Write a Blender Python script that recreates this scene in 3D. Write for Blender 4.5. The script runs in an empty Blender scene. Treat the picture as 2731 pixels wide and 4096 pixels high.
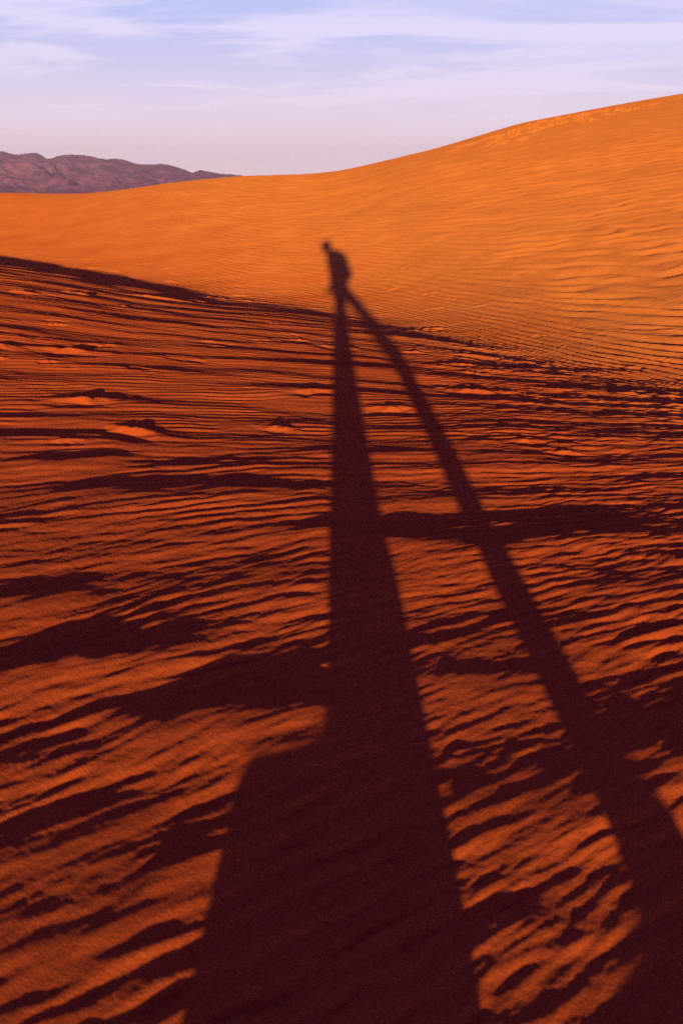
import bpy, bmesh, math, random
import numpy as np
from mathutils import Vector, Matrix

random.seed(7)
R = math.radians
scene = bpy.context.scene
COL = scene.collection

# ------------------------------------------------------------------ constants
CAM_H = 1.10            # lens height above the sand (held at the hip)
SUN_T = 0.091           # tangent of the sun's elevation
SUN_EL = math.atan(SUN_T)
PITCH = R(21.0)

# ------------------------------------------------------------------ noise
def _hash(ix, iy, seed):
    h = (ix.astype(np.int64) * 374761393 + iy.astype(np.int64) * 668265263 + seed * 982451653) & 0xFFFFFFFF
    h = ((h ^ (h >> 13)) * 1274126177) & 0xFFFFFFFF
    return (h ^ (h >> 16)) & 0xFFFFFFFF

def perlin(x, y, seed=0):
    x0 = np.floor(x); y0 = np.floor(y)
    fx = (x - x0).astype(np.float32); fy = (y - y0).astype(np.float32)
    ux = fx * fx * fx * (fx * (fx * 6 - 15) + 10)
    uy = fy * fy * fy * (fy * (fy * 6 - 15) + 10)
    def g(dx, dy):
        a = _hash(x0 + dx, y0 + dy, seed).astype(np.float32) * np.float32(2 * math.pi / 4294967296.0)
        return np.cos(a) * (fx - dx) + np.sin(a) * (fy - dy)
    n0 = g(0, 0) * (1 - ux) + g(1, 0) * ux
    n1 = g(0, 1) * (1 - ux) + g(1, 1) * ux
    return (n0 * (1 - uy) + n1 * uy) * 1.45

def fbm(x, y, octv, seed, gain=0.5, lac=2.03):
    out = 0.0; a = 1.0; f = 1.0
    for k in range(octv):
        out = out + a * perlin(x * f, y * f, seed + 17 * k)
        a *= gain; f *= lac
    return out

def sstep(a, b, x):
    t = np.clip((x - a) / (b - a), 0, 1)
    return t * t * (3 - 2 * t)

# ------------------------------------------------------------------ the lie of the land
def table(xs, ys, sig=0.5, lo=-60.0, hi=60.0, step=0.05):
    g = np.arange(lo, hi, step)
    v = np.interp(g, xs, ys)
    n = int(3 * sig / step)
    k = np.exp(-0.5 * (np.arange(-n, n + 1) * step / sig) ** 2); k /= k.sum()
    v = np.convolve(np.pad(v, n, mode='edge'), k, mode='valid')
    return lambda x: np.interp(x, g, v)

# foot of the dune (y of the hollow for each x), crest line and crest height
Y_FOOT = table([-40, -12, -7.3, -2.6, -0.8, 0.0, 0.92, 1.69, 2.15, 4, 8, 20, 40],
               [40, 24, 18.5, 13.0, 10.9, 9.9, 8.1, 6.1, 5.0, 3.4, 2.0, 0.0, -2], 0.25)
Y_CREST = table([-40, -20, -10, 0, 14, 40], [44, 31, 33, 38, 40, 41], 1.5)
_az = [-0.80, -0.383, -0.33, -0.286, -0.245, -0.211, -0.162, -0.109, -0.0408, 0.0, 0.05, 0.104, 0.198, 0.29, 0.369, 0.50, 0.8]
_el = [0.004, 0.000, -0.001, -0.001, 0.0023, 0.0069, 0.0137, 0.0182, 0.0204, 0.0240, 0.035, 0.0471, 0.0733, 0.0885, 0.101, 0.112, 0.10]
ELEV = table(_az, _el, 0.012, -2, 2, 0.002)
ENDK = table([-60, -8, 0, 14, 60], [0.02, 0.02, 0.40, 0.62, 0.6], 1.0)
F0 = table([-40, -12, -7.3, -3.6, -1.5, 0, 40], [1.0, 0.70, 0.48, 0.24, 0.09, 0.04, 0.0], 0.6)
QQ = table([-40, -8, -3, 0, 2, 40], [1.34, 1.34, 1.26, 0.92, 0.66, 0.60], 0.5)
W0 = table([-40, -7, -2.5, 0.5, 3, 40], [3.0, 2.8, 2.4, 1.6, 1.0, 0.8], 0.6)
NN = table([-40, -8, -3, 0, 2, 40], [2.5, 2.5, 2.5, 2.1, 1.2, 1.1], 0.5)
_tau = np.linspace(0, 1, 801)
_up = sstep(0, 0.20, _tau)
_down = sstep(0.55, 1.0, _tau)
_I1 = np.concatenate([[0], np.cumsum((_up[1:] + _up[:-1]) / 2)]) / 800
_I2 = np.concatenate([[0], np.cumsum(((_up * _down)[1:] + (_up * _down)[:-1]) / 2)]) / 800

def base(x, y):
    """large-scale height and the ratio t = y / y_foot (t > 1: on the dune)"""
    yf = np.maximum(Y_FOOT(x) + 0.22 * perlin(x / 0.9, x * 0 + 0.5, 301), 0.5); f0 = F0(x); q = QQ(x)
    n = NN(x)
    t = np.clip(y / yf, 0, 1)
    zf = f0 - 0.004 * np.clip(y, -30, None) - SUN_T * q * yf * t ** (n + 1) / (n + 1)
    zt = f0 - 0.004 * yf - SUN_T * q * yf / (n + 1)
    yc = Y_CREST(x)
    L = np.maximum(yc - yf, 4.0)
    zc = CAM_H + ELEV(x / yc) * yc
    w0 = W0(x)
    s = np.clip(y - yf, 0, None)
    rise = zc - zt + SUN_T * q * w0
    tau = np.clip(s / L, 0, 1)
    eps = ENDK(x)
    g = (np.interp(tau, _tau, _I1) - (1 - eps) * np.interp(tau, _tau, _I2)) / (_I1[-1] - (1 - eps) * _I2[-1])
    zd = zt - SUN_T * q * w0 * (1 - np.exp(-s / w0)) + rise * g
    s2 = np.clip(y - (yf + L), 0, None)
    k0 = np.clip(eps * rise / L, 0.0, 0.3)
    zb = zc + k0 * s2 - (k0 + 0.22) * s2 * s2 / (s2 + 3.0)
    zb = np.maximum(zb, -3.0 + 0.6 * np.sin(s2 / 23.0) * np.exp(-s2 / 400))
    z = np.where(y <= yf, zf, np.where(y <= yf + L, zd, zb))
    return z, y / yf, s

# footprints and scuffed heaps: x, y, length, depth, turn (radians)
PRINTS = [
    (-1.91, 5.75, 0.43, 0.039), (-1.38, 4.34, 0.31, 0.028), (-1.00, 3.78, 0.31, 0.028), (-1.22, 3.57, 0.14, 0.013), (-0.97, 6.56, 0.31, 0.026),
    (-1.04, 5.72, 0.28, 0.013), (-0.16, 4.79, 0.28, 0.026), (-0.03, 6.68, 0.36, 0.026), (0.28, 4.42, 0.26, 0.022), (0.58, 6.66, 0.21, 0.018),
    (1.11, 6.69, 0.32, 0.026), (1.29, 6.71, 0.18, 0.013), (0.78, 5.03, 0.30, 0.027), (1.46, 5.01, 0.16, 0.015), (1.56, 4.86, 0.18, 0.015),
    (2.16, 5.34, 0.20, 0.017), (0.86, 3.76, 0.16, 0.015), (1.00, 3.59, 0.14, 0.015), (-0.31, 3.95, 0.17, 0.013), (-3.43, 9.27, 0.44, 0.040),
    (-3.12, 9.86, 0.42, 0.038), (-2.38, 10.60, 0.39, 0.036), (-2.09, 10.60, 0.34, 0.025), (-1.92, 11.06, 0.35, 0.032), (-1.78, 12.24, 0.45, 0.041),
    (-1.39, 12.13, 0.38, 0.035), (-1.10, 11.97, 0.38, 0.031), (-0.74, 11.57, 0.31, 0.020), (-0.37, 11.34, 0.30, 0.019), (1.54, 5.75, 0.18, 0.012),
    (2.24, 6.37, 0.20, 0.012), (1.90, 8.04, 0.21, 0.010), (-7.90, 20.54, 0.54, 0.042), (-6.42, 19.04, 0.40, 0.029), (-5.80, 18.42, 0.39, 0.028),
    (-5.27, 18.04, 0.47, 0.037), (-4.62, 17.47, 0.41, 0.034), (-4.17, 18.27, 0.48, 0.033), (-7.67, 21.11, 0.33, 0.021), (-7.24, 21.14, 0.33, 0.018),
    (-6.40, 19.80, 0.42, 0.023), (-5.71, 19.49, 0.41, 0.026), (-4.36, 17.89, 0.38, 0.024), (-3.55, 17.48, 0.37, 0.020), (-8.46, 22.11, 0.46, 0.029),
    (-2.84, 16.90, 0.36, 0.016), (-3.24, 16.75, 0.35, 0.019), (-1.82, 14.69, 0.39, 0.021), (-1.39, 14.93, 0.31, 0.014), (-0.93, 13.73, 0.36, 0.020),
    (0.59, 13.58, 0.29, 0.013), (0.73, 12.38, 0.26, 0.014), (1.14, 11.48, 0.24, 0.011), (0.41, 10.50, 0.28, 0.015), (1.15, 10.43, 0.28, 0.013),
    (1.61, 9.99, 0.21, 0.010), (1.00, 13.69, 0.29, 0.013), (6.69, 34.53, 0.42, 0.075), (7.36, 35.85, 0.42, 0.075), (9.46, 35.56, 0.42, 0.075),
    (6.02, 31.79, 0.42, 0.075), (6.64, 31.55, 0.42, 0.075), (7.32, 32.25, 0.42, 0.075), (7.86, 32.62, 0.42, 0.075), (8.56, 32.98, 0.42, 0.075),
    (8.46, 31.45, 0.42, 0.075), (5.87, 29.45, 0.42, 0.075), (5.36, 34.35, 0.42, 0.075), (4.71, 33.13, 0.42, 0.075), (3.90, 31.68, 0.42, 0.075),
    (5.02, 30.25, 0.42, 0.075), (8.00, 36.60, 0.40, 0.075), (7.20, 34.20, 0.40, 0.075), (9.10, 37.00, 0.40, 0.075), (8.60, 36.20, 0.40, 0.075),
    (6.20, 33.00, 0.40, 0.075), (6.83, 32.40, 0.42, 0.072), (4.34, 33.24, 0.35, 0.058), (6.15, 33.92, 0.40, 0.076), (10.18, 36.85, 0.42, 0.061),
    (5.38, 31.49, 0.44, 0.081), (11.96, 35.60, 0.46, 0.066), (13.99, 35.79, 0.33, 0.058), (7.93, 34.27, 0.42, 0.082), (6.63, 34.41, 0.48, 0.070),
    (5.67, 33.87, 0.32, 0.078), (7.84, 33.20, 0.45, 0.081), (5.10, 29.78, 0.44, 0.062), (13.64, 37.15, 0.50, 0.061), (5.39, 29.93, 0.34, 0.064),
    (9.75, 33.45, 0.47, 0.061), (14.24, 37.12, 0.39, 0.068), (10.77, 35.83, 0.42, 0.083), (9.21, 35.62, 0.35, 0.061), (9.24, 35.66, 0.43, 0.052),
    (10.41, 36.23, 0.37, 0.075), (10.75, 34.35, 0.44, 0.084),
    (-0.63, 6.89, 0.25, 0.016), (-0.36, 7.02, 0.15, 0.016), (0.22, 8.01, 0.13, 0.014), (-2.36, 8.09, 0.22, 0.011), (0.91, 8.83, 0.21, 0.017),
    (-2.04, 4.27, 0.19, 0.011), (-1.89, 5.36, 0.12, 0.016), (-0.69, 8.24, 0.19, 0.018), (-0.40, 7.38, 0.18, 0.013), (0.99, 8.98, 0.24, 0.018),
    (-1.29, 5.30, 0.16, 0.011), (0.88, 6.12, 0.24, 0.015), (0.80, 8.27, 0.12, 0.013), (1.57, 6.46, 0.26, 0.015), (-2.45, 7.22, 0.23, 0.013),
    (-2.38, 5.80, 0.25, 0.019), (-2.23, 5.38, 0.13, 0.011), (1.03, 5.05, 0.20, 0.015), (-1.88, 7.71, 0.14, 0.018), (-2.24, 6.22, 0.15, 0.013),
    (0.86, 8.06, 0.16, 0.021), (-1.79, 6.09, 0.24, 0.018), (-2.32, 8.95, 0.15, 0.013), (0.91, 5.78, 0.16, 0.011), (-2.37, 7.00, 0.15, 0.017),
    (-1.02, 6.38, 0.25, 0.016), (-0.04, 8.36, 0.15, 0.012), (0.56, 8.13, 0.15, 0.012), (0.75, 8.71, 0.15, 0.021), (0.43, 7.10, 0.18, 0.011),
    (-6.79, 19.53, 0.26, 0.034), (-5.59, 17.89, 0.33, 0.026), (-6.04, 18.08, 0.23, 0.025), (-3.92, 16.22, 0.33, 0.026), (-1.95, 12.40, 0.22, 0.025),
    (-4.55, 14.74, 0.25, 0.027), (-3.85, 14.20, 0.29, 0.038), (-1.61, 13.26, 0.34, 0.032), (-6.23, 16.43, 0.22, 0.038), (-3.14, 15.70, 0.22, 0.033),
    (-4.35, 16.34, 0.28, 0.040), (-6.59, 18.19, 0.35, 0.038), (-2.95, 14.79, 0.36, 0.038), (-5.06, 16.97, 0.38, 0.037), (-4.71, 16.88, 0.38, 0.031),
    (-3.56, 14.57, 0.32, 0.032),
]

# low sand ridges near the walker: crest points (x, y), height
RIDGES = [
    ([(-0.912, 1.576), (-0.781, 1.615), (-0.599, 1.675), (-0.390, 1.768), (-0.268, 1.866)], 0.0260),
    ([(-0.548, 1.431), (-0.417, 1.456), (-0.248, 1.497), (-0.061, 1.516), (0.073, 1.534)], 0.0200),
    ([(0.160, 1.664), (0.322, 1.653), (0.526, 1.695)], 0.0100),
    ([(-0.638, 2.510), (-0.326, 2.546), (-0.035, 2.572), (0.249, 2.463), (0.481, 2.497), (0.784, 2.554), (1.30, 2.70)], 0.0165),
    ([(-1.260, 2.863), (-0.949, 2.897), (-0.539, 2.973), (-0.073, 2.957)], 0.0120),
    ([(-1.026, 1.953), (-0.857, 1.997), (-0.707, 2.094)], 0.0150),
    ([(-0.291, 2.228), (-0.072, 2.289)], 0.0090),
    ([(0.379, 1.349), (0.504, 1.363), (0.632, 1.377), (0.821, 1.405), (1.10, 1.43), (1.5, 1.46)], 0.0140),
    ([(0.374, 1.250), (0.509, 1.262), (0.621, 1.299)], 0.0120),
    ([(0.615, 2.155), (0.810, 2.172), (1.058, 2.219)], 0.0110),
    ([(-0.475, 3.544), (-0.008, 3.535), (0.515, 3.516), (0.900, 3.503), (1.194, 3.580)], 0.0120),
    ([(-1.397, 3.221), (-1.060, 3.285), (-0.852, 3.408)], 0.0110),
    ([(-0.549, 0.848), (-0.439, 0.892), (-0.328, 0.962), (-0.250, 1.021)], 0.0120),
    ([(-0.597, 1.042), (-0.475, 1.110), (-0.359, 1.196)], 0.0120),
    ([(0.163, 1.272), (0.273, 1.237), (0.426, 1.262)], 0.0080),
]

def relief(x, y, spacing):
    """wind ripples, swells, footprints; spacing = local grid size (limits detail)"""
    z, t, s = base(x, y)
    on = sstep(0.95, 1.25, t)                           # 1 on the dune
    r = np.hypot(x, y)
    far = 1 - sstep(36, 60, r)
    m = np.interp(y, [-2, 0.9, 1.8, 3.6, 6, 9, 14, 22], [0.55, 0.55, 0.50, 0.06, -0.14, -0.28, -0.42, -0.5])
    p = y - x * m
    wx = perlin(x / 0.75, y / 0.75, 3); wl = perlin(x / 3.1, y / 3.1, 5)
    # --- fine ripples
    p1 = p + 0.040 * wx * (1 + on) + 0.12 * wl + 0.016 * perlin(x / 0.16, y / 0.11, 9)
    ph = 2 * math.pi * p1 / 0.074
    a = np.sin(ph + 0.35 * np.sin(ph))
    p2 = p - 0.12 * x + 0.045 * perlin(x / 0.5 + 9, y / 0.4, 21) + 0.10 * wl + 0.012 * perlin(x / 0.2, y / 0.13, 23)
    ph2 = 2 * math.pi * p2 / 0.060
    b = np.sin(ph2 + 0.35 * np.sin(ph2))
    w = sstep(-0.4, 0.4, perlin(x / 0.38, y / 0.24, 31))
    brk = perlin(p1 / 0.046, x / 0.145 + 0.7 * wx, 33) + 0.6 * perlin(p2 / 0.024, x / 0.065, 35)
    brk = brk * (1 + 0.9 * sstep(0.2, 1.2, x) * sstep(1.2, 2.2, r)) * (1 - 0.50 * sstep(2.2, 4.0, r) * (1 - sstep(0.0, 1.0, x)))
    fine = (0.55 + 0.35 * sstep(2.2, 4.0, r)) * (a * w + b * (1 - w)) * sstep(-0.75, 0.15, perlin(x / 0.55, y / 0.35, 37)) + 1.05 * brk
    amp = 0.0030 * (1 + 0.55 * perlin(x / 0.9, y / 0.6, 41) + 0.3 * perlin(x / 0.22, y / 0.18, 43))
    # --- dune ripples, broader
    cc = 0.30 - 1.10 * sstep(0.0, 14, s)
    sx = 6.0 * np.tanh(x / 6.0)
    pd = s + sx * cc + 0.20 * wl + 0.10 * perlin(x / 1.0, y / 0.8, 51) + (0.05 + 0.012 * np.clip(s, 0, 20)) * perlin(x / 0.5, y / 0.6, 53)
    lam_d = 0.018 * (10.0 + np.clip(pd, -5, 30))
    phd = 2 * math.pi * np.log((10.0 + np.clip(pd, -5, 30)) / 10.0) / 0.018
    d1 = np.sin(phd + 0.5 * np.sin(phd))
    phd2 = phd * 0.80 + 1.3 * perlin(x / 0.9, y / 0.9, 55) + 0.5 * x
    d2 = np.sin(phd2 + 0.4 * np.sin(phd2)) * 1.15
    wd = sstep(-0.45, 0.45, perlin(x / 1.5, y / 1.1, 57))
    dbrk = perlin(phd / 4.4, x / (0.35 + 0.05 * np.clip(s, 0, 20)) + 0.6 * wx, 58) + 0.5 * perlin(phd / 2.4, x / (0.25 + 0.03 * np.clip(s, 0, 20)), 59)
    drip = 0.75 * (d1 * wd + d2 * (1 - wd)) + 0.60 * dbrk
    # ripples die out toward the crest and in the smooth left bay
    smooth = (0.15 + 0.85 * sstep(-7.0, 1.0, x + 0.10 * y)) * (1 - 0.85 * sstep(17, 29, s + 3 * perlin(x / 5, y / 5, 61)))
    ampd = lam_d * (0.044 + 0.040 * sstep(0, 3.5, x) * (1 - sstep(4, 15, s))) * smooth * (1 + 0.5 * perlin(x / 2.2, y / 1.8, 63)) * 0.9
    amp_f = amp * (1 - 0.55 * on) * (1 - 0.8 * sstep(8, 16, s)) * (0.35 + 0.65 * sstep(-7, 0, x + 4 * (1 - on)))
    amp_f = amp_f * (1 + 0.45 * sstep(0.55, 0.85, t) * (1 - sstep(1.02, 1.3, t)) * sstep(-0.3, 1.2, x))
    amp_f = amp_f * (1 - 0.6 * np.exp(-((t - 1.0) / 0.12) ** 2) * sstep(1.0, -3.0, x)) * (1 + 0.45 * (1 - sstep(1.3, 2.6, r)))
    lim_f = 1 - sstep(0.018, 0.034, spacing)
    lim_d = 1 - sstep(0.05, 0.09, spacing)
    h = fine * amp_f * lim_f + drip * ampd * on * lim_d
    # --- irregular swells that throw the broad bands of shade
    sw = perlin(p / 0.34 + 0.4 * wl + 0.25 * wx, x / 1.5 + 3.0, 71) + 0.55 * perlin(p / 0.17 + 0.3 * wx, x / 0.8, 73)
    sw = sw + 0.9 * np.clip(perlin(p / 0.42, x / 2.3 + 7, 75), 0, 1) ** 1.0
    swa = 0.0125 * (1 - 0.75 * on) * (1 + 0.25 * sstep(3, 6, r)) * (1 - 0.9 * sstep(6, 14, s))
    h = h + sw * swa * (1 - sstep(0.05, 0.12, spacing))
    # --- coarse-grained lumpiness
    gr = perlin(x / 0.026, y / 0.020, 81) + 0.7 * perlin(x / 0.011, y / 0.009, 83)
    h = h + gr * 0.00065 * (1 - sstep(0.005, 0.010, spacing))
    h = h + fbm(x / 3.0, y / 3.0, 2, 91) * 0.016 * (1 - 0.7 * on) * sstep(1.5, 4, r) + fbm(x / 14.0, y / 14.0, 2, 93) * 0.05 * on * sstep(2, 8, s)
    for pts, H in RIDGES:
        xs = [q[0] for q in pts]; yy = [q[1] for q in pts]
        k = (x > xs[0] - .3) & (x < xs[-1] + .3) & (y > min(yy) - .6) & (y < max(yy) + .6)
        xx = x[k]
        v = y[k] - np.interp(xx, xs, yy) + 0.035 * perlin(xx / 0.22, xx * 0 + H * 900, 111) + 0.015 * perlin(xx / 0.06, y[k] / 0.2, 112)
        wd_ = 0.35 * (xs[-1] - xs[0])
        e = sstep(xs[0] - .10, xs[0] + wd_, xx) * (1 - sstep(xs[-1] - wd_ * 0.8, xs[-1] + .08, xx)) * (1 + 0.35 * perlin(xx / 0.30 + H * 500, xx * 0 + 2.5, 115))
        h[k] = h[k] * (1 - 0.5 * e * np.exp(-(v / 0.09) ** 2)) + H * e * np.where(v < 0, np.exp(-(v / 0.15) ** 2), np.exp(-(v / 0.085) ** 2)) * (1 + 0.3 * perlin(xx / 0.15, v / 0.3, 113))
    h = h * far
    for i_p, (fx, fy, L, dep) in enumerate(PRINTS):
        rot = 0.35 * math.sin(i_p * 2.4) - 0.15
        k = (np.abs(x - fx) < 2.2 * L) & (np.abs(y - fy) < 2.2 * L)
        if not k.any():
            continue
        c, sn = math.cos(rot), math.sin(rot)
        dx = x[k] - fx; dy = y[k] - fy
        u = (dx * c + dy * sn) / (0.5 * L); v = (-dx * sn + dy * c) / ((0.22 if fy < 25 else 0.75) * L)
        nz = perlin(dx / (0.30 * L) + fx * 7, dy / (0.22 * L) + fy * 5, 101)
        u = u + 0.35 * perlin(dx / (0.5 * L) + fx * 7, dy / (0.4 * L) + fy * 5, 103); v = v + 0.35 * nz
        nz = nz + 0.3 * perlin(dx / (0.12 * L), dy / (0.08 * L) + fy * 3, 105)
        pit = np.exp(-(u * u + (v + 0.6) ** 2) ** 1.5)
        heap = np.exp(-((u - 0.1) ** 2 * 0.75 + (v - 0.6) ** 2 * 1.8)) * np.clip(1 + 0.8 * nz, 0.1, 2)
        keep = 1 - 0.55 * np.clip(pit + heap, 0, 1)
        h[k] = h[k] * keep + ((0.60 if L > 0.27 else 0.90) if fy < 25 else 1.0) * dep * (0.9 * heap - 1.0 * pit)
    # the trampled mound under the walker
    h = h + 0.03 * np.exp(-((x - 0.2) ** 2 / 0.5 + (y + 0.35) ** 2 / 0.35))
    return z + h, t

def height_at(x, y, spacing=0.01):
    z, _ = relief(np.array([float(x)]), np.array([float(y)]), np.array([spacing]))
    return float(z[0])

# ------------------------------------------------------------------ object helpers
def setp(o, label=None, cat=None, kind=None, group=None):
    if label: o['label'] = label
    if cat: o['category'] = cat
    if kind: o['kind'] = kind
    if group: o['group'] = group
    return o

def link(o, parent=None):
    COL.objects.link(o)
    if parent: o.parent = parent
    return o

def np_mesh(name, verts, quads, normals=None):
    me = bpy.data.meshes.new(name)
    nv, nq = len(verts), len(quads)
    me.vertices.add(nv); me.vertices.foreach_set('co', verts.astype(np.float32).ravel())
    me.loops.add(nq * 4); me.loops.foreach_set('vertex_index', quads.astype(np.int32).ravel())
    me.polygons.add(nq)
    me.polygons.foreach_set('loop_start', np.arange(0, nq * 4, 4, dtype=np.int32))
    me.polygons.foreach_set('use_smooth', np.ones(nq, dtype=bool))
    me.update(calc_edges=True)
    if normals is not None:
        me.normals_split_custom_set_from_vertices(normals.astype(np.float32))
    return me

# ------------------------------------------------------------------ materials
def new_mat(name):
    m = bpy.data.materials.new(name); m.use_nodes = True
    nt = m.node_tree
    return m, nt, nt.nodes['Principled BSDF']

def nd(nt, kind, **kw):
    n = nt.nodes.new(kind)
    for k, v in kw.items(): setattr(n, k, v)
    return n

RED0 = (0.42, 0.075, 0.036); RED1 = (0.50, 0.095, 0.045)  # flat sand, deepened in colour to stand in for foreground dimming
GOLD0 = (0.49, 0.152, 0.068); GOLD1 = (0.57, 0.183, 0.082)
def sand_material(name, bump):
    m, nt, bs = new_mat(name)
    tc = nd(nt, 'ShaderNodeTexCoord')
    n1 = nd(nt, 'ShaderNodeTexNoise'); n1.inputs['Scale'].default_value = 0.9; n1.inputs['Detail'].default_value = 6
    n2 = nd(nt, 'ShaderNodeTexNoise'); n2.inputs['Scale'].default_value = 420.0; n2.inputs['Detail'].default_value = 2
    n3 = nd(nt, 'ShaderNodeTexNoise'); n3.inputs['Scale'].default_value = 14.0; n3.inputs['Detail'].default_value = 5
    for n in (n1, n2, n3): nt.links.new(tc.outputs['Object'], n.inputs['Vector'])
    # redder sand on the flat also carries painted foreground dimming; golden on the dune
    at = nd(nt, 'ShaderNodeAttribute', attribute_name='lit_tone')
    def ramp(c0, c1):
        r = nd(nt, 'ShaderNodeValToRGB')
        r.color_ramp.elements[0].position = 0.3; r.color_ramp.elements[0].color = c0 + (1,)
        r.color_ramp.elements[1].position = 0.7; r.color_ramp.elements[1].color = c1 + (1,)
        nt.links.new(n1.outputs['Fac'], r.inputs['Fac']); return r
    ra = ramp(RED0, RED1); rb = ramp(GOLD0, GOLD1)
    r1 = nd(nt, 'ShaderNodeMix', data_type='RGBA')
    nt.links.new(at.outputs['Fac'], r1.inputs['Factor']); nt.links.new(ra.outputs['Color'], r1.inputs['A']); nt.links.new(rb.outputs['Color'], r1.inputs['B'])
    r2 = nd(nt, 'ShaderNodeValToRGB')                     # dark and pale grains
    r2.color_ramp.elements[0].position = 0.28; r2.color_ramp.elements[0].color = (0.45, 0.42, 0.42, 1)
    r2.color_ramp.elements[1].position = 0.66; r2.color_ramp.elements[1].color = (1.28, 1.24, 1.2, 1)
    nt.links.new(n2.outputs['Fac'], r2.inputs['Fac'])
    mx = nd(nt, 'ShaderNodeMix', data_type='RGBA', blend_type='MULTIPLY'); mx.inputs['Factor'].default_value = 0.8
    nt.links.new(r1.outputs['Result'], mx.inputs['A']); nt.links.new(r2.outputs['Color'], mx.inputs['B'])
    r3 = nd(nt, 'ShaderNodeValToRGB')
    r3.color_ramp.elements[0].color = (0.86, 0.84, 0.82, 1); r3.color_ramp.elements[1].color = (1.08, 1.08, 1.08, 1)
    nt.links.new(n3.outputs['Fac'], r3.inputs['Fac'])
    mx2 = nd(nt, 'ShaderNodeMix', data_type='RGBA', blend_type='MULTIPLY'); mx2.inputs['Factor'].default_value = 0.7
    nt.links.new(mx.outputs['Result'], mx2.inputs['A']); nt.links.new(r3.outputs['Color'], mx2.inputs['B'])
    nt.links.new(mx2.outputs['Result'], bs.inputs['Base Color'])
    bs.inputs['Roughness'].default_value = 1.0
    bs.inputs['Specular IOR Level'].default_value = 0.0
    bs.inputs['Diffuse Roughness'].default_value = 0.6
    nb = nd(nt, 'ShaderNodeTexNoise'); nb.inputs['Scale'].default_value = 290.0; nb.inputs['Detail'].default_value = 3
    nt.links.new(tc.outputs['Object'], nb.inputs['Vector'])
    bp = nd(nt, 'ShaderNodeBump'); bp.inputs['Strength'].default_value = bump; bp.inputs['Distance'].default_value = 0.003
    nt.links.new(nb.outputs['Fac'], bp.inputs['Height'])
    nt.links.new(bp.outputs['Normal'], bs.inputs['Normal'])
    return m

def cloth(name, color, rough=0.9, scale=300):
    m, nt, bs = new_mat(name)
    tc = nd(nt, 'ShaderNodeTexCoord')
    n = nd(nt, 'ShaderNodeTexNoise'); n.inputs['Scale'].default_value = scale; n.inputs['Detail'].default_value = 3
    nt.links.new(tc.outputs['Object'], n.inputs['Vector'])
    r = nd(nt, 'ShaderNodeValToRGB')
    r.color_ramp.elements[0].color = tuple(c * 0.75 for c in color) + (1,)
    r.color_ramp.elements[1].color = tuple(min(1, c * 1.2) for c in color) + (1,)
    nt.links.new(n.outputs['Fac'], r.inputs['Fac']); nt.links.new(r.outputs['Color'], bs.inputs['Base Color'])
    b = nd(nt, 'ShaderNodeBump'); b.inputs['Strength'].default_value = 0.3; b.inputs['Distance'].default_value = 0.002
    nt.links.new(n.outputs['Fac'], b.inputs['Height']); nt.links.new(b.outputs['Normal'], bs.inputs['Normal'])
    bs.inputs['Roughness'].default_value = rough
    return m

# ------------------------------------------------------------------ ground and dune: one polar sheet, dense where it is seen
def build_land():
    fine = np.linspace(R(-27), R(27), 1000)
    mid_l = np.linspace(R(-60), R(-27), 160)[:-1]; mid_r = np.linspace(R(27), R(60), 160)[1:]
    back_r = np.linspace(R(60), R(180), 110)[1:]; back_l = np.linspace(R(-180), R(-60), 110)[:-1]
    az = np.concatenate([back_l, mid_l, fine, mid_r, back_r])          # first and last coincide at the seam
    rs = [0.0004]
    while rs[-1] < 9000:
        r = rs[-1]
        if r < 0.8: d = 0.035
        elif r < 1.6: d = 0.0036
        elif r < 6: d = 0.0036 + (r - 1.6) * 0.0016
        elif r < 14: d = 0.0106 + (r - 6) * 0.0018
        elif r < 42: d = 0.025 + (r - 14) * 0.0016
        else: d = 0.07 * 1.0 + (r - 42) * 0.06
        rs.append(r + d)
    rs = np.array(rs)
    print('land grid', len(rs), 'x', len(az), '=', len(rs) * len(az))
    A, RR = np.meshgrid(az, rs)
    X = (RR * np.sin(A)).ravel(); Y = (RR * np.cos(A)).ravel()
    dA = np.gradient(az); dR = np.gradient(rs)
    SP = np.maximum(RR * dA[None, :], dR[:, None] * np.ones_like(A)).ravel()
    Z, T = relief(X, Y, SP)
    V = np.stack([X, Y, Z], 1)
    nr, na = A.shape
    idx = np.arange(nr * na).reshape(nr, na)
    Q = np.stack([idx[:-1, :-1], idx[:-1, 1:], idx[1:, 1:], idx[1:, :-1]], -1).reshape(-1, 4)
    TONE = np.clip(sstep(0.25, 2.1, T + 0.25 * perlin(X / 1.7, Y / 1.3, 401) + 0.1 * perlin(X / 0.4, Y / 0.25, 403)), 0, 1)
    G = V.reshape(nr, na, 3)
    du = np.gradient(G, axis=0); dv = np.gradient(G, axis=1)
    N = np.cross(dv, du); N /= np.linalg.norm(N, axis=-1, keepdims=True) + 1e-20
    N = np.where(N[..., 2:3] < 0, -N, N).reshape(-1, 3)
    tq = T[Q].mean(1); rq = np.hypot(X[Q[:, 0]], Y[Q[:, 0]])
    is_dune = (tq > 1.0) & (rq < 75) & (Y[Q[:, 0]] > 1.0)
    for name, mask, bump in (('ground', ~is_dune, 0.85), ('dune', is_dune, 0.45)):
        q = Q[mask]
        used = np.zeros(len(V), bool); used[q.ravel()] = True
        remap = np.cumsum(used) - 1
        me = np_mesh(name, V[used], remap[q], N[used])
        at = me.attributes.new('lit_tone', 'FLOAT', 'POINT'); at.data.foreach_set('value', TONE[used].astype(np.float32))
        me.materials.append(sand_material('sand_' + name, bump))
        setp(link(bpy.data.objects.new(name, me)), kind='structure')

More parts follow.
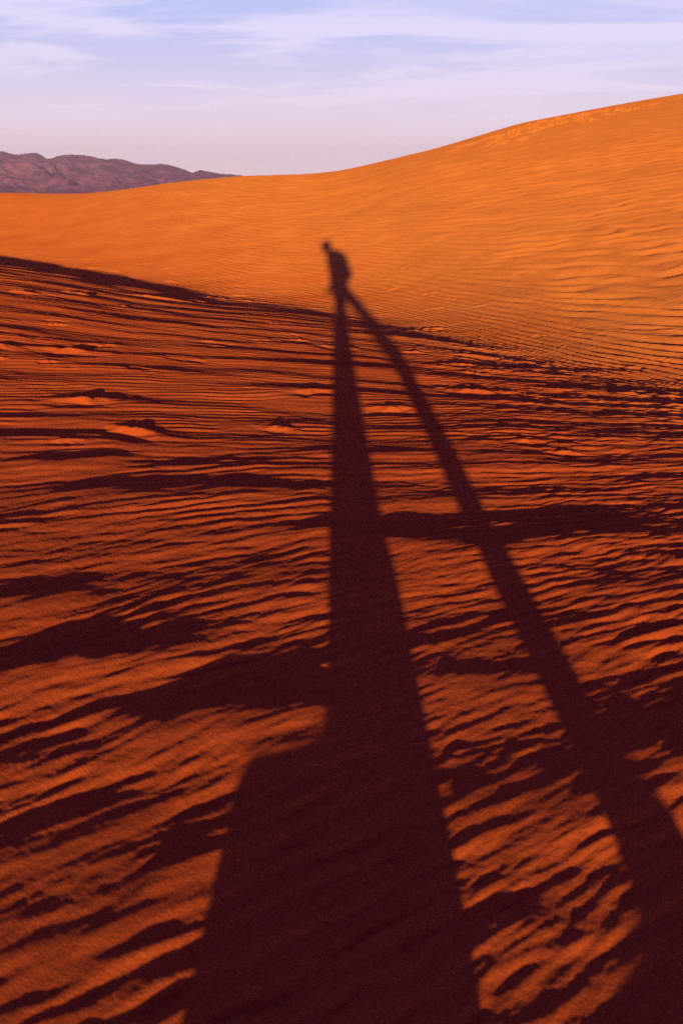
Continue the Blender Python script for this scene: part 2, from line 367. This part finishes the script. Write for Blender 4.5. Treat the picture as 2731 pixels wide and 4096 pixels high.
# ------------------------------------------------------------------ mountains on the horizon
def build_mountains():
    # skyline: slope of sight line -> angle above the horizon
    azs = np.array([-1.2, -0.9, -0.7, -0.56, -0.46, -0.42, -0.395, -0.3773, -0.3566, -0.3409, -0.3344, -0.3282, -0.3203, -0.3074, -0.2863, -0.2758, -0.2697, -0.2584, -0.25, -0.2386, -0.2263, -0.21, -0.1897, -0.1764, -0.1646, -0.1571, -0.15, -0.138, -0.1138, -0.07, 0, 0.3])
    els = np.array([0.012, 0.03, 0.042, 0.05, 0.046, 0.047, 0.044, 0.044, 0.0405, 0.0431, 0.0414, 0.0365, 0.0378, 0.0414, 0.0405, 0.0392, 0.0374, 0.0352, 0.0369, 0.0347, 0.0316, 0.0307, 0.0303, 0.0262, 0.0217, 0.0253, 0.0232, 0.0210, 0.0192, 0.014, 0.01, 0.004])
    D = 6000.0
    ax = np.linspace(-1.25, 0.32, 900)
    el = np.interp(ax, azs, els)
    k = np.exp(-0.5 * (np.arange(-6, 7) / 0.9) ** 2); k /= k.sum()
    el = np.convolve(np.pad(el, 6, mode='edge'), k, mode='valid')
    el = el + 0.0011 * fbm(ax * 90, ax * 0 + 0.5, 3, 201)
    ys = np.concatenate([np.linspace(4100, 6000, 170), np.linspace(6000, 7200, 40)[1:]])
    AX, YY = np.meshgrid(ax, ys)
    X = AX * D * (0.55 + 0.45 * YY / D)
    crest = el[None, :] * D
    up = np.clip((YY - 4100) / 1900, 0, 1); dn = 1 - sstep(6000, 7200, YY)
    prof = (0.30 * up + 0.70 * up ** 2.2)
    wxx = X / 520 + 0.5 * perlin(X / 900, YY / 900, 211)
    rid = 1 - np.abs(perlin(wxx, YY / 900 + 0.25 * wxx, 221)) * 1.5
    rid2 = 1 - np.abs(perlin(X / 210 + 3, YY / 330, 223)) * 1.5
    rid3 = 1 - np.abs(perlin(X / 90 + 3, YY / 130, 225)) * 1.5
    body = np.sin(np.pi * np.clip(up, 0, 1) ** 0.8)
    Z = crest * prof * dn + crest * body * dn * (0.42 * (rid - 0.55) + 0.30 * (rid2 - 0.55) + 0.22 * (rid3 - 0.55)) - 3.5
    Z = np.where(YY > 6000, np.minimum(Z, crest * dn), Z)
    V = np.stack([X.ravel(), YY.ravel(), Z.ravel()], 1)
    nr, na = AX.shape
    idx = np.arange(nr * na).reshape(nr, na)
    Q = np.stack([idx[:-1, :-1], idx[:-1, 1:], idx[1:, 1:], idx[1:, :-1]], -1).reshape(-1, 4)
    me = np_mesh('mountains', V, Q)
    m, nt, bs = new_mat('rock')
    tc = nd(nt, 'ShaderNodeTexCoord')
    n = nd(nt, 'ShaderNodeTexNoise'); n.inputs['Scale'].default_value = 0.009; n.inputs['Detail'].default_value = 12; n.inputs['Roughness'].default_value = 0.62
    mp = nd(nt, 'ShaderNodeMapping'); mp.inputs['Scale'].default_value = (1, 1, 3.0)
    nt.links.new(tc.outputs['Object'], mp.inputs['Vector']); nt.links.new(mp.outputs['Vector'], n.inputs['Vector'])
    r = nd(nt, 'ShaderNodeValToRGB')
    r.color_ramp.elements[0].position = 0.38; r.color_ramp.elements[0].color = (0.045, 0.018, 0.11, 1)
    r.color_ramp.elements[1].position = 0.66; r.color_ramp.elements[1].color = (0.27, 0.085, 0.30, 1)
    nt.links.new(n.outputs['Fac'], r.inputs['Fac']); nt.links.new(r.outputs['Color'], bs.inputs['Base Color'])
    bs.inputs['Roughness'].default_value = 1.0; bs.inputs['Specular IOR Level'].default_value = 0.0
    me.materials.append(m)
    setp(link(bpy.data.objects.new('mountains', me)), kind='structure')

# ------------------------------------------------------------------ solids blended by a voxel remesh
class Blob:
    """collects closed ellipsoids; the remesh joins them into one surface"""
    def __init__(self): self.v = []; self.f = []; self.n = 0
_unit = {}
def unit_ball(seg):
    if seg not in _unit:
        bm = bmesh.new(); bmesh.ops.create_uvsphere(bm, u_segments=seg, v_segments=max(6, seg // 2 + 2), radius=1)
        bm.verts.index_update()
        _unit[seg] = (np.array([v.co[:] for v in bm.verts]), [[v.index for v in f.verts] for f in bm.faces]); bm.free()
    return _unit[seg]

def ball(bm, c, r, sc=(1, 1, 1), rot=None, seg=14):
    v, f = unit_ball(seg)
    M = np.diag([r * sc[0], r * sc[1], r * sc[2]])
    if rot is not None: M = np.array(rot.to_3x3()) @ M
    bm.v.append(v @ M.T + np.array(c)[None, :])
    n = bm.n; bm.f.extend([[i + n for i in q] for q in f]); bm.n += len(v)

def chain(bm, pts, rad, sc=(1, 1, 1), seg=14):
    for i in range(len(pts) - 1):
        a, b = Vector(pts[i]), Vector(pts[i + 1]); d = (b - a).length
        n = max(2, int(d / (0.35 * min(rad[i], rad[i + 1]))))
        for k in range(n + (1 if i == len(pts) - 2 else 0)):
            f = k / n
            ball(bm, a.lerp(b, f), rad[i] * (1 - f) + rad[i + 1] * f, sc, seg=seg)

def solid(name, bm, mat, parent=None, voxel=0.008, smooth=6):
    me = bpy.data.meshes.new(name); me.from_pydata(np.concatenate(bm.v).tolist(), [], bm.f)
    me.materials.append(mat)
    o = link(bpy.data.objects.new(name, me), None)
    rm = o.modifiers.new('remesh', 'REMESH'); rm.mode = 'VOXEL'; rm.voxel_size = voxel; rm.use_smooth_shade = True
    if smooth:
        sm = o.modifiers.new('smooth', 'SMOOTH'); sm.iterations = smooth; sm.factor = 0.5
    dg = bpy.context.evaluated_depsgraph_get(); dg.update()
    m2 = bpy.data.meshes.new_from_object(o.evaluated_get(dg)); m2.name = name
    o.modifiers.clear(); o.data = m2; bpy.data.meshes.remove(me)
    for p in m2.polygons: p.use_smooth = True
    if parent: o.parent = parent
    return o

# ------------------------------------------------------------------ the walker whose shadow falls across the sand
def build_person():
    g = lambda x, y: height_at(x, y)
    skin = cloth('skin', (0.42, 0.22, 0.15), 0.6, 120)
    jacket = cloth('jacket_cloth', (0.10, 0.12, 0.16)); trouser = cloth('trouser_cloth', (0.16, 0.13, 0.09))
    leather = cloth('boot_leather', (0.07, 0.045, 0.03), 0.6, 90); hairm = cloth('hair', (0.03, 0.02, 0.015), 0.7, 400)
    pack = cloth('pack_nylon', (0.05, 0.10, 0.07), 0.7)
    PY = -0.42                                   # the body stands behind the lens
    yr, yl = PY + 0.13, PY - 0.12                # right leg (near the lens), left leg
    gf = g(0.03, yr); gb = g(0.55, yl)
    hipR = Vector((-0.05, yr, 0.98)); kneeR = Vector((0.015, yr, 0.53)); ankR = Vector((0.06, yr, gf + 0.10))
    hipL = Vector((0.02, yl, 0.97)); kneeL = Vector((0.425, yl, 0.56)); ankL = Vector((0.528, yl, gb + 0.11)); shinL = Vector((0.484, yl, 0.30))
    # body: one continuous surface
    bm = Blob()
    chain(bm, [hipR, kneeR, ankR], [0.085, 0.058, 0.042]); chain(bm, [hipL, kneeL, shinL, ankL], [0.085, 0.056, 0.048, 0.04])
    chain(bm, [(0.06, yr, gf + .07), (-0.16, yr, gf + .05)], [0.042, 0.032], seg=10)
    chain(bm, [(0.57, yl, gb + .11), (0.41, yl, gb + .05)], [0.042, 0.032], seg=10)
    spine = [(-0.03, PY, 0.96), (-0.05, PY, 1.15), (-0.09, PY, 1.35), (-0.13, PY, 1.50)]
    for i in range(3):
        a, b = Vector(spine[i]), Vector(spine[i + 1])
        for k in range(6): ball(bm, a.lerp(b, k / 6), 0.105 + 0.006 * i, (1, 1.45 + .08 * i, 1))
    chain(bm, [(-0.15, PY, 1.50), (-0.25, PY, 1.62)], [0.068, 0.064])
    hd = Vector((-0.31, PY, 1.735)); tilt = Matrix.Rotation(R(-22), 4, 'Y')
    P = lambda x, y, z: hd + tilt.to_3x3() @ Vector((x, y, z))
    ball(bm, hd + Vector((0.01, 0, 0.025)), 0.10, (0.98, 0.78, 1.02), tilt, 20)
    ball(bm, P(-0.03, 0, -0.05), 0.07, (0.95, 0.85, 1.05), tilt)               # jaw
    ball(bm, P(-0.082, 0, -0.095), 0.026, (1, 1.1, .9), tilt)                   # chin
    chain(bm, [P(-0.095, 0, 0.02), P(-0.118, 0, -0.025)], [0.011, 0.016], seg=10)   # nose
    ball(bm, P(-0.098, 0, -0.062), 0.016, (0.8, 1.7, 0.5), tilt, 10); ball(bm, P(-0.096, 0, -0.073), 0.015, (0.8, 1.5, 0.5), tilt, 10)
    for sgn in (-1, 1):
        ball(bm, P(-0.085, sgn * 0.034, 0.012), 0.014, (1, 1.1, 1), tilt, 10)        # eyes
        ball(bm, P(-0.09, sgn * 0.034, 0.035), 0.012, (1, 2.0, .6), tilt, 10)        # brows
        ball(bm, P(0.012, sgn * 0.083, -0.005), 0.028, (0.7, 0.35, 1.15), tilt, 10)  # ears
    shR = Vector((-0.10, PY + 0.20, 1.46)); elR = Vector((0.05, PY + 0.23, 1.18)); wrR = Vector((-0.02, PY + 0.20, 0.98))
    shL = Vector((-0.10, PY - 0.20, 1.46)); elL = Vector((-0.02, PY - 0.24, 1.17)); wrL = Vector((-0.15, PY - 0.15, 1.03))
    chain(bm, [shR, elR, wrR], [0.052, 0.042, 0.028]); chain(bm, [shL, elL, wrL], [0.052, 0.042, 0.028])
    def hand(w, fwd, up):
        side = fwd.cross(up)
        chain(bm, [w, w + fwd * 0.05, w + fwd * 0.085], [0.026, 0.032, 0.030], seg=10)
        for i, (o, l) in enumerate(((-.027, .070), (-.009, .080), (.009, .075), (.026, .058))):
            b0 = w + fwd * 0.09 + side * o
            b1 = b0 + fwd * l * 0.45 + up * -0.008; b2 = b1 + fwd * l * 0.28 - up * 0.025; b3 = b2 + fwd * l * 0.05 - up * 0.022
            chain(bm, [b0, b1, b2, b3], [0.0105, 0.0098, 0.009, 0.0078], seg=8)
        t0 = w + fwd * 0.03 + side * -0.028
        chain(bm, [t0, t0 + fwd * 0.035 - side * 0.022 - up * 0.012, t0 + fwd * 0.06 - side * 0.024 - up * 0.03], [0.013, 0.0115, 0.009], seg=8)
    hand(wrR, Vector((-0.75, 0.15, -0.6)).normalized(), Vector((-0.6, 0.0, 0.75)).normalized())
    hand(wrL, Vector((-0.5, 0.6, -0.5)).normalized(), Vector((0, 0, 1)))
    body = solid('person', bm, skin, None, 0.0055, 3)
    setp(body, 'person in dark jacket striding left behind the viewpoint, casting the long shadow', 'person')
    # hair
    bm = Blob()
    ball(bm, P(0.018, 0, 0.035), 0.107, (0.98, 0.80, 1.0), tilt, 20); ball(bm, P(0.05, 0, -0.02), 0.075, (0.9, 0.95, 1), tilt)
    solid('hair', bm, hairm, body, 0.006, 3)
    # jacket
    bm = Blob()
    for i in range(3):
        a, b = Vector(spine[i]), Vector(spine[i + 1])
        for k in range(7): ball(bm, a.lerp(b, k / 6), 0.150 + 0.008 * i, (1, 1.42 + .06 * i, 1), seg=18)
    ball(bm, (-0.035, PY, 0.93), 0.125, (1.02, 1.42, 0.9), seg=18)
    chain(bm, [shR, elR, elR.lerp(wrR, 0.93)], [0.070, 0.060, 0.045]); chain(bm, [shL, elL, elL.lerp(wrL, 0.93)], [0.070, 0.060, 0.045])
    chain(bm, [(-0.13, PY, 1.52), (-0.19, PY, 1.58)], [0.090, 0.078])
    solid('jacket', bm, jacket, body, 0.008, 5)
    # trousers
    bm = Blob()
    ball(bm, (-0.02, PY, 0.955), 0.128, (1.0, 1.38, 0.95), seg=18)
    chain(bm, [hipR, kneeR, ankR + Vector((0, 0, 0.06))], [0.088, 0.080, 0.100])
    chain(bm, [ankR + Vector((0.01, 0, 0.06)), ankR + Vector((0.03, 0, -0.03))], [0.104, 0.110])
    chain(bm, [hipL, kneeL, shinL, ankL + Vector((0.012, 0, -0.01))], [0.088, 0.060, 0.048, 0.047])
    solid('trousers', bm, trouser, body, 0.008, 5)
    # boots
    for (c, a, toe_len, up) in ((Vector((0.06, yr, gf)), 0, 0.27, 0), (Vector((0.530, yl, gb)), R(12), 0.20, 0.0)):
        bm = Blob()
        Rm = Matrix.Rotation(-a, 3, 'Y')
        q = lambda x, z: c + Rm @ Vector((x, 0, z)) + Vector((0, 0, 0.0 + (0.015 if a else 0)))
        w = 1.0 if not a else 0.72
        chain(bm, [q(0.05 * w, 0.06 * w), q(-0.05, 0.062 * w), q(-toe_len + 0.04, 0.058 * w)], [0.060 * w, 0.056 * w, 0.052 * w], (1, 0.9, 1))
        chain(bm, [q(0.03 * w, 0.07), q(0.02 * w, 0.17)], [0.062 * w, 0.060 * w])
        chain(bm, [q(-0.03, 0.095 * w), q(-toe_len + 0.05, 0.088 * w)], [0.052 * w, 0.052 * w])
        chain(bm, [q(0.06, 0.018), q(-toe_len + 0.02, 0.018)], [0.030, 0.030], (1.5, 1.9, 0.6))
        solid('boot', bm, leather, body, 0.007, 3)
    # backpack: a thing of its own, worn
    bm = Blob()
    for k in range(9):
        f = k / 8
        c = Vector((0.06 - 0.05 * f + 0.02 * math.sin(f * 3.1), PY, 1.14 + 0.36 * f))
        ball(bm, c, 0.105, (0.92 - 0.18 * f * f, 1.5, 0.9), seg=16)
    ball(bm, (0.13, PY, 1.19), 0.07, (0.8, 1.6, 1.2), seg=14)
    bp = solid('backpack', bm, pack, None, 0.008, 6)
    setp(bp, 'dark backpack on the striding person, the hump in the shadow', 'backpack')
    for sgn in (-1, 1):
        bm = Blob()
        yy = PY + sgn * 0.11
        chain(bm, [(0.0, yy, 1.54), (-0.10, yy, 1.60), (-0.215, yy, 1.53), (-0.235, yy, 1.38), (-0.19, yy + sgn * .05, 1.20), (-0.06, yy + sgn * .08, 1.10)], [0.016] * 6, (1, 1.5, 1), seg=8)
        solid('strap', bm, pack, bp, 0.006, 3)
    return body

# ------------------------------------------------------------------ air
def build_haze():
    bm = bmesh.new()
    bmesh.ops.create_cube(bm, size=1, matrix=Matrix.Translation((0, 0, 215)) @ Matrix.Diagonal((19000, 19000, 450, 1)))
    me = bpy.data.meshes.new('haze'); bm.to_mesh(me); bm.free()
    m = bpy.data.materials.new('haze_air'); m.use_nodes = True
    nt = m.node_tree; nt.nodes.clear()
    out = nd(nt, 'ShaderNodeOutputMaterial'); v = nd(nt, 'ShaderNodeVolumePrincipled')
    v.inputs['Color'].default_value = (0.56, 0.43, 1.0, 1); v.inputs['Density'].default_value = HAZE
    v.inputs['Anisotropy'].default_value = 0.0
    nt.links.new(v.outputs[0], out.inputs['Volume'])
    me.materials.append(m)
    setp(link(bpy.data.objects.new('haze', me)), kind='stuff')
HAZE = 9.5e-5

# ------------------------------------------------------------------ sky and sun
def build_world():
    w = bpy.data.worlds.new('World'); scene.world = w; w.use_nodes = True
    nt = w.node_tree; bg = nt.nodes['Background']
    sky = nd(nt, 'ShaderNodeTexSky'); sky.sky_type = 'NISHITA'; sky.sun_disc = False
    sky.sun_elevation = SUN_EL; sky.sun_rotation = math.pi
    sky.air_density = 1.0; sky.dust_density = 1.0; sky.ozone_density = 2.0
    tc = nd(nt, 'ShaderNodeTexCoord')
    sep = nd(nt, 'ShaderNodeSeparateXYZ'); nt.links.new(tc.outputs['Generated'], sep.inputs[0])
    # thin cirrus: noise on a high flat layer
    den = nd(nt, 'ShaderNodeMath', operation='ADD'); den.inputs[1].default_value = 0.10
    mxz = nd(nt, 'ShaderNodeMath', operation='MAXIMUM'); mxz.inputs[1].default_value = 0.0
    nt.links.new(sep.outputs['Z'], mxz.inputs[0]); nt.links.new(mxz.outputs[0], den.inputs[0])
    px = nd(nt, 'ShaderNodeMath', operation='DIVIDE'); py = nd(nt, 'ShaderNodeMath', operation='DIVIDE')
    nt.links.new(sep.outputs['X'], px.inputs[0]); nt.links.new(den.outputs[0], px.inputs[1])
    nt.links.new(sep.outputs['Y'], py.inputs[0]); nt.links.new(den.outputs[0], py.inputs[1])
    cmb = nd(nt, 'ShaderNodeCombineXYZ'); nt.links.new(px.outputs[0], cmb.inputs[0]); nt.links.new(py.outputs[0], cmb.inputs[1])
    mp = nd(nt, 'ShaderNodeMapping'); mp.inputs['Rotation'].default_value = (0, 0, R(-18)); mp.inputs['Scale'].default_value = (0.42, 0.85, 1); mp.inputs['Location'].default_value = (2.3, 0.7, 0)
    nt.links.new(cmb.outputs[0], mp.inputs['Vector'])
    n1 = nd(nt, 'ShaderNodeTexNoise'); n1.inputs['Scale'].default_value = 1.5; n1.inputs['Detail'].default_value = 9; n1.inputs['Roughness'].default_value = 0.56; n1.inputs['Distortion'].default_value = 1.3
    nt.links.new(mp.outputs[0], n1.inputs['Vector'])
    rp = nd(nt, 'ShaderNodeValToRGB'); rp.color_ramp.interpolation = 'EASE'
    rp.color_ramp.elements[0].position = 0.41; rp.color_ramp.elements[0].color = (0, 0, 0, 1)
    rp.color_ramp.elements[1].position = 0.61; rp.color_ramp.elements[1].color = (1, 1, 1, 1)
    nt.links.new(n1.outputs['Fac'], rp.inputs['Fac'])
    # cloud veil is strongest low in the sky and thins out overhead
    thin = nd(nt, 'ShaderNodeMapRange'); thin.inputs['From Min'].default_value = 0.16; thin.inputs['From Max'].default_value = 0.34
    thin.inputs['To Min'].default_value = 1.0; thin.inputs['To Max'].default_value = 0.0
    nt.links.new(sep.outputs['Z'], thin.inputs['Value'])
    fac = nd(nt, 'ShaderNodeMath', operation='MULTIPLY'); nt.links.new(rp.outputs['Color'], fac.inputs[0]); nt.links.new(thin.outputs[0], fac.inputs[1])
    fac2 = nd(nt, 'ShaderNodeMath', operation='MULTIPLY'); fac2.inputs[1].default_value = 0.52; nt.links.new(fac.outputs[0], fac2.inputs[0])
    # low veil of the horizon: pinkish white
    low = nd(nt, 'ShaderNodeMapRange'); low.interpolation_type = 'SMOOTHSTEP'
    low.inputs['From Min'].default_value = 0.0; low.inputs['From Max'].default_value = 0.19; low.inputs['To Min'].default_value = 1.0; low.inputs['To Max'].default_value = 0.0
    nt.links.new(sep.outputs['Z'], low.inputs['Value'])
    lf = nd(nt, 'ShaderNodeMath', operation='MULTIPLY'); lf.inputs[1].default_value = 0.85; nt.links.new(low.outputs[0], lf.inputs[0])
    mid = nd(nt, 'ShaderNodeMapRange'); mid.interpolation_type = 'SMOOTHSTEP'
    mid.inputs['From Min'].default_value = 0.19; mid.inputs['From Max'].default_value = 0.31; mid.inputs['To Min'].default_value = 1.0; mid.inputs['To Max'].default_value = 0.0
    nt.links.new(sep.outputs['Z'], mid.inputs['Value'])
    mb = nd(nt, 'ShaderNodeMix', data_type='RGBA'); mb.inputs['B'].default_value = BLUE
    nt.links.new(mid.outputs[0], mb.inputs['Factor'])
    m0 = nd(nt, 'ShaderNodeMix', data_type='RGBA'); m0.inputs['B'].default_value = VEIL
    nt.links.new(lf.outputs[0], m0.inputs['Factor'])
    m1 = nd(nt, 'ShaderNodeMix', data_type='RGBA'); m1.inputs['B'].default_value = CIRRUS
    nt.links.new(fac2.outputs[0], m1.inputs['Factor']); nt.links.new(m0.outputs['Result'], m1.inputs['A'])
    tint = nd(nt, 'ShaderNodeMix', data_type='RGBA', blend_type='MULTIPLY'); tint.inputs['Factor'].default_value = 1.0; tint.inputs['B'].default_value = TINT
    nt.links.new(sky.outputs[0], tint.inputs['A'])
    nt.links.new(tint.outputs['Result'], mb.inputs['A']); nt.links.new(mb.outputs['Result'], m0.inputs['A'])
    nt.links.new(m1.outputs['Result'], bg.inputs['Color'])
    bg.inputs['Strength'].default_value = SKY
SKY = 0.05
TINT = (0.56, 0.19, 1.15, 1)      # the violet cast of the evening sky
VEIL = (12.8, 10.8, 10.6, 1)
BLUE = (5.2, 6.2, 10.4, 1)
CIRRUS = (10.3, 9.5, 11.6, 1)

def build_sun():
    l = bpy.data.lights.new('sun', 'SUN'); l.energy = 5.0; l.angle = R(0.6); l.color = (1.0, 0.74, 0.12)
    o = link(bpy.data.objects.new('sun', l))
    d = Vector((0, math.cos(SUN_EL), -math.sin(SUN_EL)))
    o.rotation_euler = d.to_track_quat('-Z', 'Y').to_euler()
    o.location = (0, -20, 8)

def build_camera():
    c = bpy.data.cameras.new('camera'); o = link(bpy.data.objects.new('camera', c))
    c.sensor_fit = 'VERTICAL'; c.sensor_height = 22.2; c.lens = 18.0
    c.clip_start = 0.03; c.clip_end = 60000
    c.dof.use_dof = True; c.dof.focus_distance = 7.0; c.dof.aperture_fstop = 2.8
    o.location = (0, 0, CAM_H)
    o.rotation_euler = (math.pi / 2 - PITCH, 0, 0)
    scene.camera = o

import time
for f in (build_land, build_mountains, build_person, build_haze, build_world, build_sun, build_camera):
    _t = time.time(); f(); print('TIME', f.__name__, round(time.time() - _t, 1))
vs = scene.view_settings
vs.view_transform = 'Standard'; vs.look = 'None'; vs.gamma = 1; vs.use_curve_mapping = False
vs.exposure = 1.06
scene.cycles.use_denoising = False
scene.cycles.max_bounces = 5
scene.cycles.volume_bounces = 1
